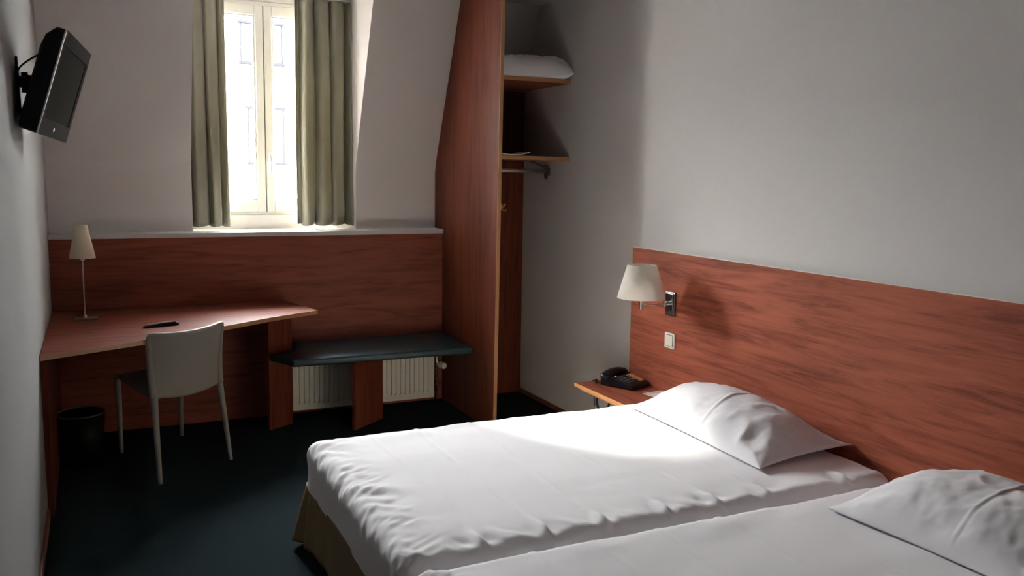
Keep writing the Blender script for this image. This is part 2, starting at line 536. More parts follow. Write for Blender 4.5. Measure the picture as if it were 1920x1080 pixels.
# pillow stored on the top shelf -------------------------------------------
def pillow(name, label, corners, base, height, crest=0.0, seed=0, pinch=0.05, group=None, wr=1.0, n=110, lift=None, hem=None, px=2.2, pe=0.72, mat=None):
    """corners: four plan points A(u-,v-) B(u+,v-) C(u+,v+) D(u-,v+)"""
    A, B, C_, D = [np.array(c, float) for c in corners]
    cen = (A + B + C_ + D) / 4
    U = np.linspace(-1, 1, n)
    V = np.linspace(-1, 1, n)
    u, v = np.meshgrid(U, V, indexing='ij')
    a = (1 + u) / 2; b = (1 + v) / 2
    # sides bow in so that the corners stick out
    xy = ((1 - a) * (1 - b))[..., None] * A + (a * (1 - b))[..., None] * B + (a * b)[..., None] * C_ + ((1 - a) * b)[..., None] * D
    shrink = 1 - pinch * ((1 - u ** 2) * np.abs(v) ** 3 + (1 - v ** 2) * np.abs(u) ** 3)
    xy = cen + (xy - cen) * shrink[..., None]
    f = np.clip(1 - np.abs(u) ** px, 0, 1) ** pe * np.clip(1 - np.abs(v) ** px, 0, 1) ** pe
    f = f * (1 + crest * u)
    top = np.zeros_like(u)
    wn_ = np.zeros_like(u)
    for i in range(n):
        for j in range(n):
            x, y = xy[i, j]
            ang = math.atan2(v[i, j], u[i, j])
            rad = math.hypot(u[i, j], v[i, j])
            w = fbm(x * 5, y * 5, seed) * 0.012
            # radial gathers near the corners
            cu, cv = math.copysign(1, u[i, j]), math.copysign(1, v[i, j])
            du, dv = u[i, j] - cu, v[i, j] - cv
            dc = math.hypot(du, dv)
            an = math.atan2(dv * cv, du * cu)
            amp = max(0.0, 1 - abs(dc - 0.42) / 0.45)
            w += amp * 0.0038 * math.sin(an * 9 + 4 * fbm(x * 3, y * 3, seed + 5) + seed)
            w += 0.0035 * (1 - abs(fbm(x * 7 + 3, y * 6, seed + 9, 2)) * 2.5)
            wn_[i, j] = w * wr
    edge = np.clip(np.minimum(1 - np.abs(u), 1 - np.abs(v)) * 7, 0, 1)
    lf = np.zeros_like(u) if lift is None else lift(u, v)
    top = base + lf + 0.008 + f * height + wn_ * edge
    if hem:
        hv, hd = hem
        top += (0.0035 * np.exp(-((v - hv) / 0.016) ** 2) - 0.0012 * np.exp(-((v - hv + 0.03) / 0.016) ** 2)) * edge
    bot = np.minimum(base + lf + 0.004 - 0.0 * f, top - 0.002)
    bot = base + lf * (1 - np.clip(f * 1.5, 0, 1)) + 0.003
    P1 = np.concatenate([xy, top[..., None]], 2)
    P2 = np.concatenate([xy, bot[..., None]], 2)
    idx1 = np.arange(n * n).reshape(n, n)
    idx2 = idx1 + n * n
    faces = []
    q = lambda I: np.stack([I[:-1, :-1].ravel(), I[1:, :-1].ravel(), I[1:, 1:].ravel(), I[:-1, 1:].ravel()], 1).tolist()
    faces += q(idx1)
    faces += [f_[::-1] for f_ in q(idx2)]
    rim = [(i, 0) for i in range(n)] + [(n - 1, j) for j in range(1, n)] + [(i, n - 1) for i in range(n - 2, -1, -1)] + [(0, j) for j in range(n - 2, 0, -1)]
    for k in range(len(rim)):
        p, r = rim[k], rim[(k + 1) % len(rim)]
        faces.append([int(idx1[p]), int(idx2[p]), int(idx2[r]), int(idx1[r])])
    me = bpy.data.meshes.new(name)
    me.from_pydata(np.concatenate([P1.reshape(-1, 3), P2.reshape(-1, 3)]).tolist(), [], faces)
    me.polygons.foreach_set('use_smooth', [True] * len(me.polygons))
    me.materials.append(mat or M['pillowcase'])
    me.update()
    o = bpy.data.objects.new(name, me)
    COL.objects.link(o)
    tag(o, label, 'pillow', group)
    return o

pillow('pillow', 'spare white pillow lying on the upper wardrobe shelf',
       [(2.155, 4.905), (2.155, 5.40), (2.712, 5.42), (2.712, 4.875)], 2.136, 0.118, crest=-0.22, seed=31, wr=2.0, pinch=0.02, n=90, px=5, pe=0.5,
       lift=lambda u, v: 0.03 * np.clip(v, 0, 1) ** 3 + 0.0 * u)

# folded paper on the lower shelf
n_, m_ = 16, 6
P = np.zeros((n_, m_, 3))
for i in range(n_):
    for j in range(m_):
        a, b = i / (n_ - 1), j / (m_ - 1)
        P[i, j] = (2.17 + a * 0.26, 4.90 + b * 0.18, 1.6605 + 0.020 * (1 - a) ** 2 * (1 if a < .6 else 1) + 0.022 * max(0, a - 0.55) ** 2 * 5)
o = grid_obj('folded_paper', P, M['paper'])
md = o.modifiers.new('solid', 'SOLIDIFY'); md.thickness = 0.004; md.offset = 1
tag(o, 'thin white folded paper curling on the lower wardrobe shelf', 'paper')

# ================================================================ DESK
D_ = thing('corner_desk', 'wide red-brown laminate desk with slanting front edge under the panelling', 'desk', (0.3, 5.1, 0))
dz = 0.738
dp = [(XL + 0.003, 4.262), (0.197, 4.500), (0.585, 4.755), (0.862, 4.955), (1.163, 5.128), (1.066, YB - 0.003), (XL + 0.003, YB - 0.003)]
bm = bmesh.new()
prism(bm, dp, 0.022, 'z', dz - 0.022)
obj('desk_top', bm, M['wood_desk'], D_, bevel=0.001)
bm = bmesh.new()
fr = [(XL + 0.0032, 4.2612), (0.197, 4.4992), (0.585, 4.7542), (0.862, 4.9542), (1.1638, 5.1275), (1.067, YB - 0.004)]
for a, b in zip(fr, fr[1:]):
    d = (Vector(b) - Vector(a)).normalized()
    nrm = Vector((d.y, -d.x)) * 0.0015
    prism(bm, [a, b, (b[0] + nrm.x, b[1] + nrm.y), (a[0] + nrm.x, a[1] + nrm.y)], 0.023, 'z', dz - 0.0225)
obj('edge_band', bm, M['band'], D_)
s_ = obj('side_panel', box(XL + 0.003, XL + 0.025, 4.275, YB - 0.003, 0.0, dz - 0.0225), M['wood_z'], D_)
def plank(bm, p, q, th, z0, z1):
    d = (Vector(q) - Vector(p)).normalized()
    nn = Vector((-d.y, d.x)) * th
    prism(bm, [p, q, (q[0] + nn.x, q[1] + nn.y), (p[0] + nn.x, p[1] + nn.y)], z1 - z0, 'z', z0)
bm = bmesh.new()
plank(bm, (0.903, 5.272), (1.060, 5.372), 0.022, 0.0, dz - 0.0225)
obj('support_board', bm, M['wood_z'], D_)

# ---------------------------------------------------------------- table lamp
T = thing('table_lamp', 'slim desk lamp with tall cream cone shade on the desk by the left wall', 'lamp', (-0.062, 5.235, dz))
lx, ly = -0.068, 5.235
bm = bmesh.new()
bx(bm, lx - 0.055, lx + 0.062, ly - 0.050, ly + 0.050, dz, dz + 0.008)
obj('base', bm, M['dark_steel'], T, bevel=0.002)
bm = bmesh.new()
tube(bm, [(lx, ly, dz + 0.008), (lx, ly, 1.085)], 0.0034, 12)
lathe(bm, [(0.009, 0.0), (0.009, 0.012), (0.005, 0.018)], (lx, ly, dz + 0.008), 16)
lathe(bm, [(0.006, 0.0), (0.011, 0.004), (0.011, 0.03), (0.006, 0.035)], (lx, ly, 1.055), 16)
obj('pole', bm, M['steel'], T, smooth=False)
bm = bmesh.new()
z0_ = 1.070
lathe(bm, [(0.0655, 0.0), (0.030, 0.178), (0.0285, 0.178), (0.064, 0.0)], (lx, ly, z0_), 48, closed=True)
obj('lamp_shade', bm, M['shade'], T, smooth=False)
for f in bpy.data.objects['lamp_shade'].data.polygons:
    f.use_smooth = True
bm = bmesh.new()
for k in range(3):
    an = k * 2 * math.pi / 3
    tube(bm, [(lx, ly, 1.228), (lx + 0.030 * math.cos(an), ly + 0.030 * math.sin(an), 1.228)], 0.0015, 6)
tube(bm, [(lx, ly, 1.08), (lx, ly, 1.232)], 0.003, 8)
obj('shade_carrier', bm, M['steel'], T)

# ---------------------------------------------------------------- remote control
R_ = thing('remote_control', 'black remote control lying on the desk behind the chair', 'remote', (0.285, 4.87, dz))
pa, pb = Vector((0.208, 4.84, dz)), Vector((0.372, 4.895, dz))
d = (pb - pa).normalized(); nn = Vector((-d.y, d.x, 0))
bm = bmesh.new()
secs = []
for t, w, h in ((0, .012, .010), (.04, .018, .014), (.3, .019, .017), (.65, .022, .021), (.9, .025, .022), (1.0, .020, .015)):
    c = pa + (pb - pa) * t
    secs.append([bm.verts.new(c + nn * (w * a) + Vector((0, 0, h * b))) for a, b in ((-1, .05), (-1, .6), (-.75, 1), (.75, 1), (1, .6), (1, .05))])
for a, b in zip(secs, secs[1:]):
    for k in range(6):
        bm.faces.new((a[k], a[(k + 1) % 6], b[(k + 1) % 6], b[k]))
bm.faces.new(secs[0]); bm.faces.new(secs[-1][::-1])
obj('case', bm, M['black_plastic'], R_, bevel=0.002)
bm = bmesh.new()
for r in range(7):
    for c_ in (-1, 0, 1):
        p = pa + (pb - pa) * (0.16 + 0.1 * r) + nn * 0.009 * c_ + Vector((0, 0, 0.0135 + 0.0075 * (0.16 + 0.1 * r)))
        bx(bm, p.x - .0035, p.x + .0035, p.y - .0025, p.y + .0025, p.z, p.z + .003)
o = obj('buttons', bm, M['key_grey'], R_)

# ================================================================ CHAIR
C0 = thing('chair', 'off-white plastic chair with curved back pulled up to the desk', 'chair', (0.335, 4.9, 0))
RL, RR = Vector((0.241, 4.551, 0)), Vector((0.611, 4.798, 0))
FL, FR = Vector((0.081, 5.148, 0)), Vector((0.410, 5.357, 0))
TL, TR = Vector((0.207, 4.470, 0.765)), Vector((0.573, 4.690, 0.770))
SRL, SRR = Vector((0.228, 4.585, 0.43)), Vector((0.566, 4.822, 0.43))
SFL, SFR = Vector((0.078, 5.105, 0.445)), Vector((0.408, 5.310, 0.445))
back_dir = ((RL + RR) / 2 - (FL + FR) / 2); back_dir.z = 0; back_dir.normalize()
side_dir = (RR - RL).normalized()
def leg(p_top, p_bot, r0, r1, mid=None, ext=None):
    bm = bmesh.new()
    pts = [p_bot, p_bot.lerp(p_top, 0.5), p_top]
    rr = [r1, (r0 + r1) / 2, r0]
    if ext:
        for e, r in ext:
            pts.append(e); rr.append(r)
    bz = bezier(pts, 8)
    import bisect
    rad = [np.interp(i / (len(bz) - 1) * (len(pts) - 1), range(len(pts)), rr) for i in range(len(bz))]
    tube(bm, bz, rad, 16, flat=(1.0, 0.85))
    return bm
for foot, s, t in ((RL, SRL, TL), (RR, SRR, TR)):
    midp = s.lerp(t, 0.55) - back_dir * 0.012
    obj('leg', leg(s, foot, 0.021, 0.0125), M['chair_plastic'], C0, smooth=True)
for foot, s in ((FL, SFL), (FR, SFR)):
    obj('leg', leg(s - Vector((0, 0, 0.012)), foot, 0.0185, 0.0125), M['chair_plastic'], C0, smooth=True)
# backrest: concave panel with thicker rounded rim
n_, m_ = 41, 33
Pf = np.zeros((n_, m_, 3)); 
def back_pt(a, b):
    """a: 0..1 left to right, b: 0..1 bottom to top"""
    L = SRL.lerp(TL, b) - back_dir * (0.020 * math.sin(math.pi * b)) * 1
    R = SRR.lerp(TR, b) - back_dir * (0.020 * math.sin(math.pi * b)) * 1
    p = L.lerp(R, a)
    bow = 4 * a * (1 - a)
    p = p + back_dir * (0.050 * bow * (0.55 + 0.45 * b))
    p.z += -0.010 * bow * b - 0.022 * bow * (1 - b) + 0.004 * (abs(2 * a - 1) ** 8) * b
    return p
for i in range(n_):
    for j in range(m_):
        Pf[i, j] = back_pt(i / (n_ - 1), j / (m_ - 1))
o = grid_obj('backrest', Pf, M['chair_plastic'], C0)
md = o.modifiers.new('solid', 'SOLIDIFY'); md.thickness = 0.008; md.offset = 0
bm = bmesh.new()
path = [back_pt(0, b) for b in np.linspace(0.0, 0.93, 14)] + [back_pt(0.012, 0.985)] + [back_pt(a, 1.0) for a in np.linspace(0.05, 0.95, 15)] + [back_pt(0.988, 0.985)] + [back_pt(1, b) for b in np.linspace(0.93, 0.0, 14)]
rr = [0.0205 - 0.0085 * b for b in np.linspace(0, 1, 14)] + [0.0105] * 17 + [0.012 + 0.0085 * b for b in np.linspace(0, 1, 14)]
tube(bm, path, rr, 14)
obj('back_frame', bm, M['chair_plastic'], C0, smooth=True)
# seat
n_, m_ = 25, 25
Pt = np.zeros((n_, m_, 3))
for i in range(n_):
    for j in range(m_):
        a, b = i / (n_ - 1), j / (m_ - 1)
        p = SRL.lerp(SRR, a).lerp(SFL.lerp(SFR, a), b)
        e = side_dir * ((a - 0.5) * 0.012)
        p = p + e - back_dir * (0.012 * (b))
        dip = (1 - (2 * a - 1) ** 4) * (1 - (2 * b - 1) ** 4)
        p.z += 0.008 - 0.012 * dip - 0.010 * max(0, b - 0.9) * 10 * 0.6
        Pt[i, j] = p
o = grid_obj('seat', Pt, M['chair_plastic'], C0)
md = o.modifiers.new('solid', 'SOLIDIFY'); md.thickness = 0.022; md.offset = -1
md = o.modifiers.new('bevel', 'BEVEL'); md.width = 0.006; md.segments = 2; md.limit_method = 'ANGLE'

# ================================================================ WASTE BIN
B_ = thing('waste_bin', 'round black waste bin under the desk beside the left wall', 'bin', (-0.112, 5.05, 0))
bm = bmesh.new()
bc = (-0.108, 5.045, 0)
lathe(bm, [(0.0, 0.0), (0.094, 0.0), (0.116, 0.272), (0.1135, 0.272), (0.092, 0.006), (0.0, 0.006)], bc, 48)
obj('bucket', bm, M['bin'], B_, smooth=False)
for p in bpy.data.objects['bucket'].data.polygons: p.use_smooth = abs(p.normal.z) < 0.5
bm = bmesh.new()
lathe(bm, [(0.1125, 0.270), (0.1175, 0.268), (0.1185, 0.273), (0.1165, 0.277), (0.1130, 0.276)], bc, 48, closed=True)
obj('rim', bm, M['bin_rim'], B_, smooth=True)

# ================================================================ BENCH
Bn = thing('bench', 'low window bench with dark teal padded seat over the radiator', 'bench', (1.5, 5.3, 0))
bp_ = [(0.900, 5.262), (1.000, 5.040), (2.120, 5.030), (2.120, YB - 0.004), (1.070, YB - 0.004), (1.070, 5.362)]
bm = bmesh.new()
prism(bm, bp_, 0.046, 'z', 0.424)
o = obj('seat_cushion', bm, M['leatherette'], Bn, bevel=0.014, bseg=4)
for p in o.data.polygons: p.use_smooth = True
o.data.polygons.foreach_set('use_smooth', [True] * len(o.data.polygons))
bm = bmesh.new()
prism(bm, [(0.96, 5.29), (1.06, 5.12), (2.118, 5.12), (2.118, YB - 0.005), (1.085, YB - 0.005), (1.085, 5.37)], 0.014, 'z', 0.4095)
obj('seat_board', bm, M['wood_x'], Bn)
bm = bmesh.new()
plank(bm, (1.358, 5.093), (1.590, 5.290), -0.022, 0.0, 0.4235)
obj('support_board', bm, M['wood_z'], Bn)

# ================================================================ RADIATOR
Ra = thing('radiator', 'cream flat-panel radiator with vertical flutes below the teal bench', 'radiator', (1.56, 5.56, 0.04))
x0, x1, zr0, zr1 = 1.093, 2.040, 0.040, 0.385
yf = 5.525
nf = 28
cols = [(x0, 0.0)]
pitch = (x1 - x0 - 0.05) / nf
xs = [x0, x0 + 0.024]
prof_x = [(x0, 0), (x0 + 0.022, 0)]
for k in range(nf):
    a = x0 + 0.025 + k * pitch
    prof_x += [(a + pitch * 0.08, 0.0), (a + pitch * 0.18, 0.010), (a + pitch * 0.42, 0.010), (a + pitch * 0.52, 0.0)]
prof_x += [(x1 - 0.022, 0), (x1, 0)]
zs = [(zr0, 0), (zr0 + 0.032, 0), (zr0 + 0.042, 1), (zr1 - 0.042, 1), (zr1 - 0.032, 0), (zr1, 0)]
P = np.zeros((len(prof_x), len(zs), 3))
for i, (x, dd) in enumerate(prof_x):
    for j, (z, k) in enumerate(zs):
        P[i, j] = (x, yf + dd * k, z)
o = grid_obj('front_panel', P, M['radiator'], Ra)
for p in o.data.polygons: p.use_smooth = False
md = o.modifiers.new('solid', 'SOLIDIFY'); md.thickness = 0.0015; md.offset = -1
bm = bmesh.new()
bx(bm, x0 - 0.001, x0 + 0.001, yf - 0.002, yf + 0.05, zr0, zr1)
bx(bm, x1 - 0.001, x1 + 0.001, yf - 0.002, yf + 0.05, zr0, zr1)
bx(bm, x0, x1, yf - 0.003, yf + 0.004, zr0 - 0.004, zr0 + 0.004)
bx(bm, x0, x1, yf - 0.003, yf + 0.004, zr1 - 0.004, zr1 + 0.004)
bx(bm, x0, x1, yf + 0.035, yf + 0.05, zr0 + 0.02, zr1 - 0.02)
obj('casing', bm, M['radiator'], Ra)
bm = bmesh.new()
for k in range(30):
    a = x0 + 0.02 + k * (x1 - x0 - 0.05) / 29
    bx(bm, a, a + 0.012, yf + 0.006, yf + 0.033, zr1 - 0.004, zr1)
obj('top_grille', bm, M['radiator'], Ra)
bm = bmesh.new()
vx, vz = 2.072, 0.262
tube(bm, bezier([(2.055, 5.556, 0.330), (2.066, 5.556, 0.325), (2.072, 5.555, 0.30), (2.072, 5.552, 0.262)], 6), 0.008, 10)
tube(bm, bezier([(2.072, 5.552, 0.262), (2.072, 5.555, 0.15), (2.070, 5.556, 0.08), (2.060, 5.56, 0.001)], 6), 0.0065, 10)
for z in (0.225, 0.195, 0.150, 0.118):
    lathe(bm, [(0.006, -0.007), (0.011, -0.007), (0.011, 0.007), (0.006, 0.007)], (2.0718, 5.5535, z), 6)
tube(bm, [(2.030, 5.556, 0.085), (2.072, 5.556, 0.085)], 0.008, 10)
obj('pipe', bm, M['chrome'], Ra)
bm = bmesh.new()
va = Vector((2.075, 5.548, 0.262)); vb = Vector((2.100, 5.480, 0.254))
tube(bm, [va, va.lerp(vb, .25), va.lerp(vb, .3), va.lerp(vb, .55), va.lerp(vb, .6), va.lerp(vb, .97), vb], [.012, .013, .021, .0235, .021, .021, .017], 24)
obj('thermostat_valve', bm, M['switch'], Ra, bevel=0.001)

# ================================================================ TELEVISION
TV = thing('television', 'black flat television tilted on a bracket on the left wall', 'television', (-0.243, 3.87, 1.85))
sN = Vector((0.948, -0.134, -0.287)).normalized()
sR = Vector((0.130, 0.991, -0.031)); sR = (sR - sN * sR.dot(sN)).normalized()
sU = sN.cross(sR).normalized()
if sU.z < 0: sU = -sU
k_ = 0.879
tc_ = Vector((0, 0, 1.55)) + (Vector((-0.092, 4.400, 1.884)) - Vector((0, 0, 1.55))) * k_
tw, th = 0.66 * k_, 0.435 * k_
def tvp(a, b, c):
    """a right, b up, c out of the screen (metres)"""
    return tc_ + sR * a + sU * b + sN * c
def tv_loft(rects, c_seg=True):
    """rects: list of (x0,x1,y0,y1,c)"""
    bm = bmesh.new()
    prev = None; first = None
    for (xa, xb, ya, yb, c) in rects:
        r = 0.012
        ring = []
        for cx, cy, a0 in ((xb - r, yb - r, 0), (xa + r, yb - r, 90), (xa + r, ya + r, 180), (xb - r, ya + r, 270)):
            for q in (0, 30, 60, 90):
                an = math.radians(a0 + q)
                ring.append(bm.verts.new(tvp(cx + r * math.cos(an), cy + r * math.sin(an), c)))
        if prev:
            for i in range(len(ring)):
                bm.faces.new((prev[i], prev[(i + 1) % len(ring)], ring[(i + 1) % len(ring)], ring[i]))
        else:
            first = ring
        prev = ring
    bm.faces.new(first); bm.faces.new(prev)
    return bm
hw, hh = tw / 2, th / 2
obj('casing', tv_loft([(-hw, hw, -hh, hh, -0.003), (-hw + .001, hw - .001, -hh + .001, hh - .001, -0.030), (-hw + .004, hw - .004, -hh + .002, hh - .035, -0.058), (-hw + .012, hw - .012, -hh + .01, hh - .07, -0.066)]), M['black_plastic'], TV)
bm = bmesh.new()
bt, bs, bb = 0.052, 0.038, 0.062
def tvbox(bm, xa, xb, ya, yb, ca, cb):
    v = [bm.verts.new(tvp(*p)) for p in ((xa, ya, ca), (xb, ya, ca), (xb, yb, ca), (xa, yb, ca), (xa, ya, cb), (xb, ya, cb), (xb, yb, cb), (xa, yb, cb))]
    for f in ((0, 3, 2, 1), (4, 5, 6, 7), (0, 1, 5, 4), (1, 2, 6, 5), (2, 3, 7, 6), (3, 0, 4, 7)):
        bm.faces.new([v[i] for i in f])
tvbox(bm, -hw, hw, hh - bt, hh, -0.003, 0.004)
tvbox(bm, -hw, hw, -hh, -hh + bb, -0.003, 0.004)
tvbox(bm, -hw, -hw + bs, -hh + bb, hh - bt, -0.003, 0.004)
tvbox(bm, hw - bs, hw, -hh + bb, hh - bt, -0.003, 0.004)
obj('bezel', bm, M['bezel'], TV, bevel=0.0015)
bm = bmesh.new()
tvbox(bm, -hw - 0.0003, -hw + 0.0012, -hh, hh, -0.001, 0.0044)
obj('silver_trim', bm, M['steel'], TV)
bm = bmesh.new()
tvbox(bm, -hw + bs, hw - bs, -hh + bb, hh - bt, -0.003, -0.0005)
obj('screen', bm, M['screen'], TV)
bm = bmesh.new()
lathe(bm, [(0.0, 0.0), (0.0075, 0.0), (0.0075, 0.0012), (0.0, 0.0012)], (0, 0, 0), 20)
mt = Matrix((sR, sU, sN)).transposed().to_4x4(); mt.translation = tvp(-0.03, -hh + 0.032, 0.004)
bmesh.ops.transform(bm, matrix=mt, verts=bm.verts)
obj('emblem', bm, M['logo'], TV)
# wall plate, arm, joints
bm = bmesh.new()
bx(bm, XL + 0.001, XL + 0.010, 3.80, 3.87, 1.745, 1.955)
obj('wall_plate', bm, M['black_plastic'], TV, bevel=0.003)
bk = tvp(0, 0.02, -0.066)
jc = Vector((XL + 0.028, 3.835, 1.865))
bm = bmesh.new()
tube(bm, [(XL + 0.008, 3.835, 1.865), jc, jc.lerp(bk, 0.35), jc.lerp(bk, .5), jc.lerp(bk, .65), bk], [0.020, 0.024, 0.014, 0.012, 0.022, 0.026], 16)
tube(bm, [jc + Vector((0, 0, -0.04)), jc + Vector((0, 0, 0.035))], 0.012, 12)
tube(bm, [jc + Vector((0.018, -.01, -0.024)), jc + Vector((0.018, -.01, 0.024))], 0.015, 12)
obj('swivel_arm', bm, M['black_plastic'], TV)
bm = bmesh.new()
tube(bm, bezier([tvp(-0.12, 0.10, -0.063), tvp(-0.13, 0.085, -0.085) + Vector((0, 0, .01)), (XL + 0.016, 3.72, 1.90), (XL + 0.012, 3.71, 1.82), (XL + 0.015, 3.73, 1.75), tvp(-0.10, -0.09, -0.060)], 8), 0.0035, 8)
tube(bm, bezier([(XL + 0.012, 3.76, 1.80), (XL + 0.02, 3.75, 1.755), tvp(-0.08, -0.09, -0.062)], 8), 0.003, 8)
tube(bm, bezier([(XL + 0.03, 3.78, 1.80), (XL + 0.045, 3.76, 1.81), tvp(-0.06, -0.03, -0.064)], 8), 0.004, 8)
obj('cable', bm, M['black_plastic'], TV, smooth=True)

# ================================================================ CURTAINS
def curtain(name, label, xa, xb, yc, nfold, amp, seed, zlo=1.199, flare=0.0):
    n_, m_ = 220, 60
    P = np.zeros((n_, m_, 3))
    for i in range(n_):
        a = i / (n_ - 1)
        for j in range(m_):
            b = j / (m_ - 1)                       # 0 bottom, 1 top
            ph = a * nfold * 2 * math.pi + 0.7 * fbm(a * 3.0, b * 0.8, seed, 2)
            f = math.tanh(1.6 * math.sin(ph)) + 0.18 * math.sin(2.1 * ph + seed) + 0.22 * fbm(a * 6, b * 0.5, seed + 3, 2)
            x = xa + (xb - xa) * a + (0.008 * math.sin(ph * 0.5 + b * 1.3 + seed) * (1 - b) + 0.016 * math.cos(ph)) * min(1.0, a * 8, (1 - a) * 8)
            x = min(max(x, WX0 + 0.001), WX1 - 0.004) if True else x
            y = yc + amp * f * (0.85 + 0.15 * (1 - b))
            z = zlo + b * (2.640 - zlo) + (0.006 * math.sin(ph + 1) if j == 0 else 0)
            # a sewn bottom hem, a touch proud
            if b < 0.068:
                y -= 0.004
            P[i, j] = (x + flare * (1 - b) * (a if flare > 0 else (1 - a)), y, z)
    T_ = thing(name, label, 'curtain', ((xa + xb) / 2, yc, 1.2), 'curtains at the window')
    o = grid_obj('drape', P, M['curtain'], T_)
    md = o.modifiers.new('solid', 'SOLIDIFY'); md.thickness = 0.0016; md.offset = 0
    return T_
curtain('curtain', 'olive grey curtain gathered at the left side of the window', WX0 + 0.001, 0.768, 5.815, 2.7, 0.030, 3.0, flare=0.004)
curtain('curtain', 'wider olive grey curtain hanging at the right side of the window', 1.203, WX1 - 0.006, 5.835, 3.6, 0.040, 8.0)
bm = bmesh.new()
bx(bm, WX0 + 0.002, WX1 - 0.002, 5.815, 5.855, 2.641, 2.654)
o = obj('curtain_rail', bm, M['upvc'])
tag(o, 'flat white curtain rail across the top of the window recess', 'rail')

# ================================================================ HEADBOARD
HX = 2.694
Hb = thing('headboard', 'long red-brown laminate headboard along the right wall behind both beds', 'headboard', (2.70, 2.2, 0))
obj('board', box(HX, XR - 0.001, 0.2, 4.129, 0.0, 1.158), M['wood_y'], Hb)
obj('top_edge', box(HX, XR - 0.001, 0.2, 4.129, 1.158, 1.1595), M['white_trim'], Hb)

# ---------------------------------------------------------------- wall lamp
S_ = thing('wall_lamp', 'chrome bedside wall lamp with white tapered shade on the headboard', 'lamp', (HX, 3.745, 0.90))
py, pz = 3.745, 0.894
bm = bmesh.new()
bx(bm, HX - 0.014, HX, py - 0.038, py + 0.038, pz - 0.062, pz + 0.062)
bx(bm, HX - 0.020, HX - 0.014, py - 0.032, py + 0.032, pz - 0.056, pz + 0.056)
obj('wall_plate', bm, M['smoked_chrome'], S_, bevel=0.002)
sx, sy = 2.500, 3.742
bm = bmesh.new()
tube(bm, [(HX - 0.02, py, pz + .002), (HX - 0.05, py, pz + .002)], 0.010, 14)
tube(bm, [(HX - 0.048, py, pz - 0.012), (HX - 0.048, py, pz + 0.016)], 0.009, 14)
tube(bm, [(HX - 0.048, py, pz + .002), (sx, sy, pz + .002)], 0.0055, 12)
lathe(bm, [(0.0, 0.0), (0.006, 0.001), (0.006, 0.006), (0.0, 0.007)], (HX - 0.021, py - 0.01, pz - 0.04), 12, axis='x')
obj('arm', bm, M['chrome'], S_)
bm = bmesh.new()
lathe(bm, [(0.0, -0.020), (0.010, -0.018), (0.011, 0.015), (0.016, 0.022), (0.016, 0.070), (0.0, 0.070)], (sx, sy, pz), 20)
obj('socket', bm, M['chrome'], S_, bevel=0.001)
bm = bmesh.new()
lathe(bm, [(0.122, 0.0), (0.0745, 0.168), (0.0725, 0.168), (0.120, 0.0)], (sx, sy, 0.934), 64, closed=True)
o = obj('lamp_shade', bm, M['shade_white'], S_, smooth=True)
bm = bmesh.new()
for k in range(3):
    an = k * 2 * math.pi / 3 + .3
    tube(bm, [(sx, sy, 0.965), (sx + 0.108 * math.cos(an), sy + 0.108 * math.sin(an), 0.965)], 0.0016, 6)
obj('shade_carrier', bm, M['steel'], S_)
bm = bmesh.new()
lathe(bm, [(0.0, 0.0), (0.012, 0.002), (0.024, 0.03), (0.028, 0.055), (0.020, 0.078), (0.0, 0.088)], (sx, sy, 0.968), 20)
obj('bulb', bm, M['logo'], S_, smooth=True)

# ---------------------------------------------------------------- light switch
LS = thing('light_switch', 'square cream light switch on the headboard below the wall lamp', 'switch', (HX, 3.745, 0.70))
cy, cz = 3.745, 0.700
bm = box(HX - 0.009, HX, cy - 0.043, cy + 0.043, cz - 0.041, cz + 0.041)
obj('frame', bm, M['switch'], LS, bevel=0.004, bseg=3)
bm = box(HX - 0.0125, HX - 0.009, cy - 0.030, cy + 0.030, cz - 0.029, cz + 0.029)
obj('rocker', bm, M['switch'], LS, bevel=0.002)
bm = bmesh.new()
bx(bm, HX - 0.0096, HX - 0.009, cy - 0.0325, cy + 0.0325, cz - 0.0315, cz + 0.0315)
obj('gap_line', bm, M['seal'], LS)

# ================================================================ NIGHTSTAND
N = thing('bedside_shelf', 'wall-hung red-brown bedside shelf with pale front edge beside the far bed', 'shelf', (2.5, 3.85, 0.42))
NZ = 0.420
bm = bmesh.new()
prism(bm, [(2.346, 4.132), (2.346, 3.60), (HX - 0.001, 3.60), (HX - 0.001, 4.128), (2.69, 4.128)], 0.018, 'z', NZ - 0.018)
obj('shelf_top', bm, M['wood_y'], N)
bm = bmesh.new()
bx(bm, 2.3435, 2.346, 3.60, 4.132, NZ - 0.0185, NZ + 0.0003)
obj('front_edge', bm, M['band_light'], N)
bm = bmesh.new()
bx(bm, 2.372, 2.392, 3.62, 4.112, NZ - 0.040, NZ - 0.0185)
obj('cleat', bm, M['band_light'], N)
bm = bmesh.new()
bx(bm, HX - 0.022, HX - 0.001, 3.62, 4.115, NZ - 0.07, NZ - 0.0185)
obj('wall_batten', bm, M['wood_y'], N)

# ---------------------------------------------------------------- telephone
Ph = thing('telephone', 'black corded desk telephone with orange index label on the bedside shelf', 'telephone', (2.57, 3.98, NZ))
pm = Matrix.Translation((2.570, 3.975, NZ)) @ Matrix.Rotation(math.radians(-66), 4, 'Z')
# local axes: x along the handset length (0.21), y towards the front of the phone
def ph_obj(name, bm, mat, **k):
    bmesh.ops.transform(bm, matrix=pm, verts=bm.verts)
    return obj(name, bm, mat, Ph, **k)
bm = bmesh.new()
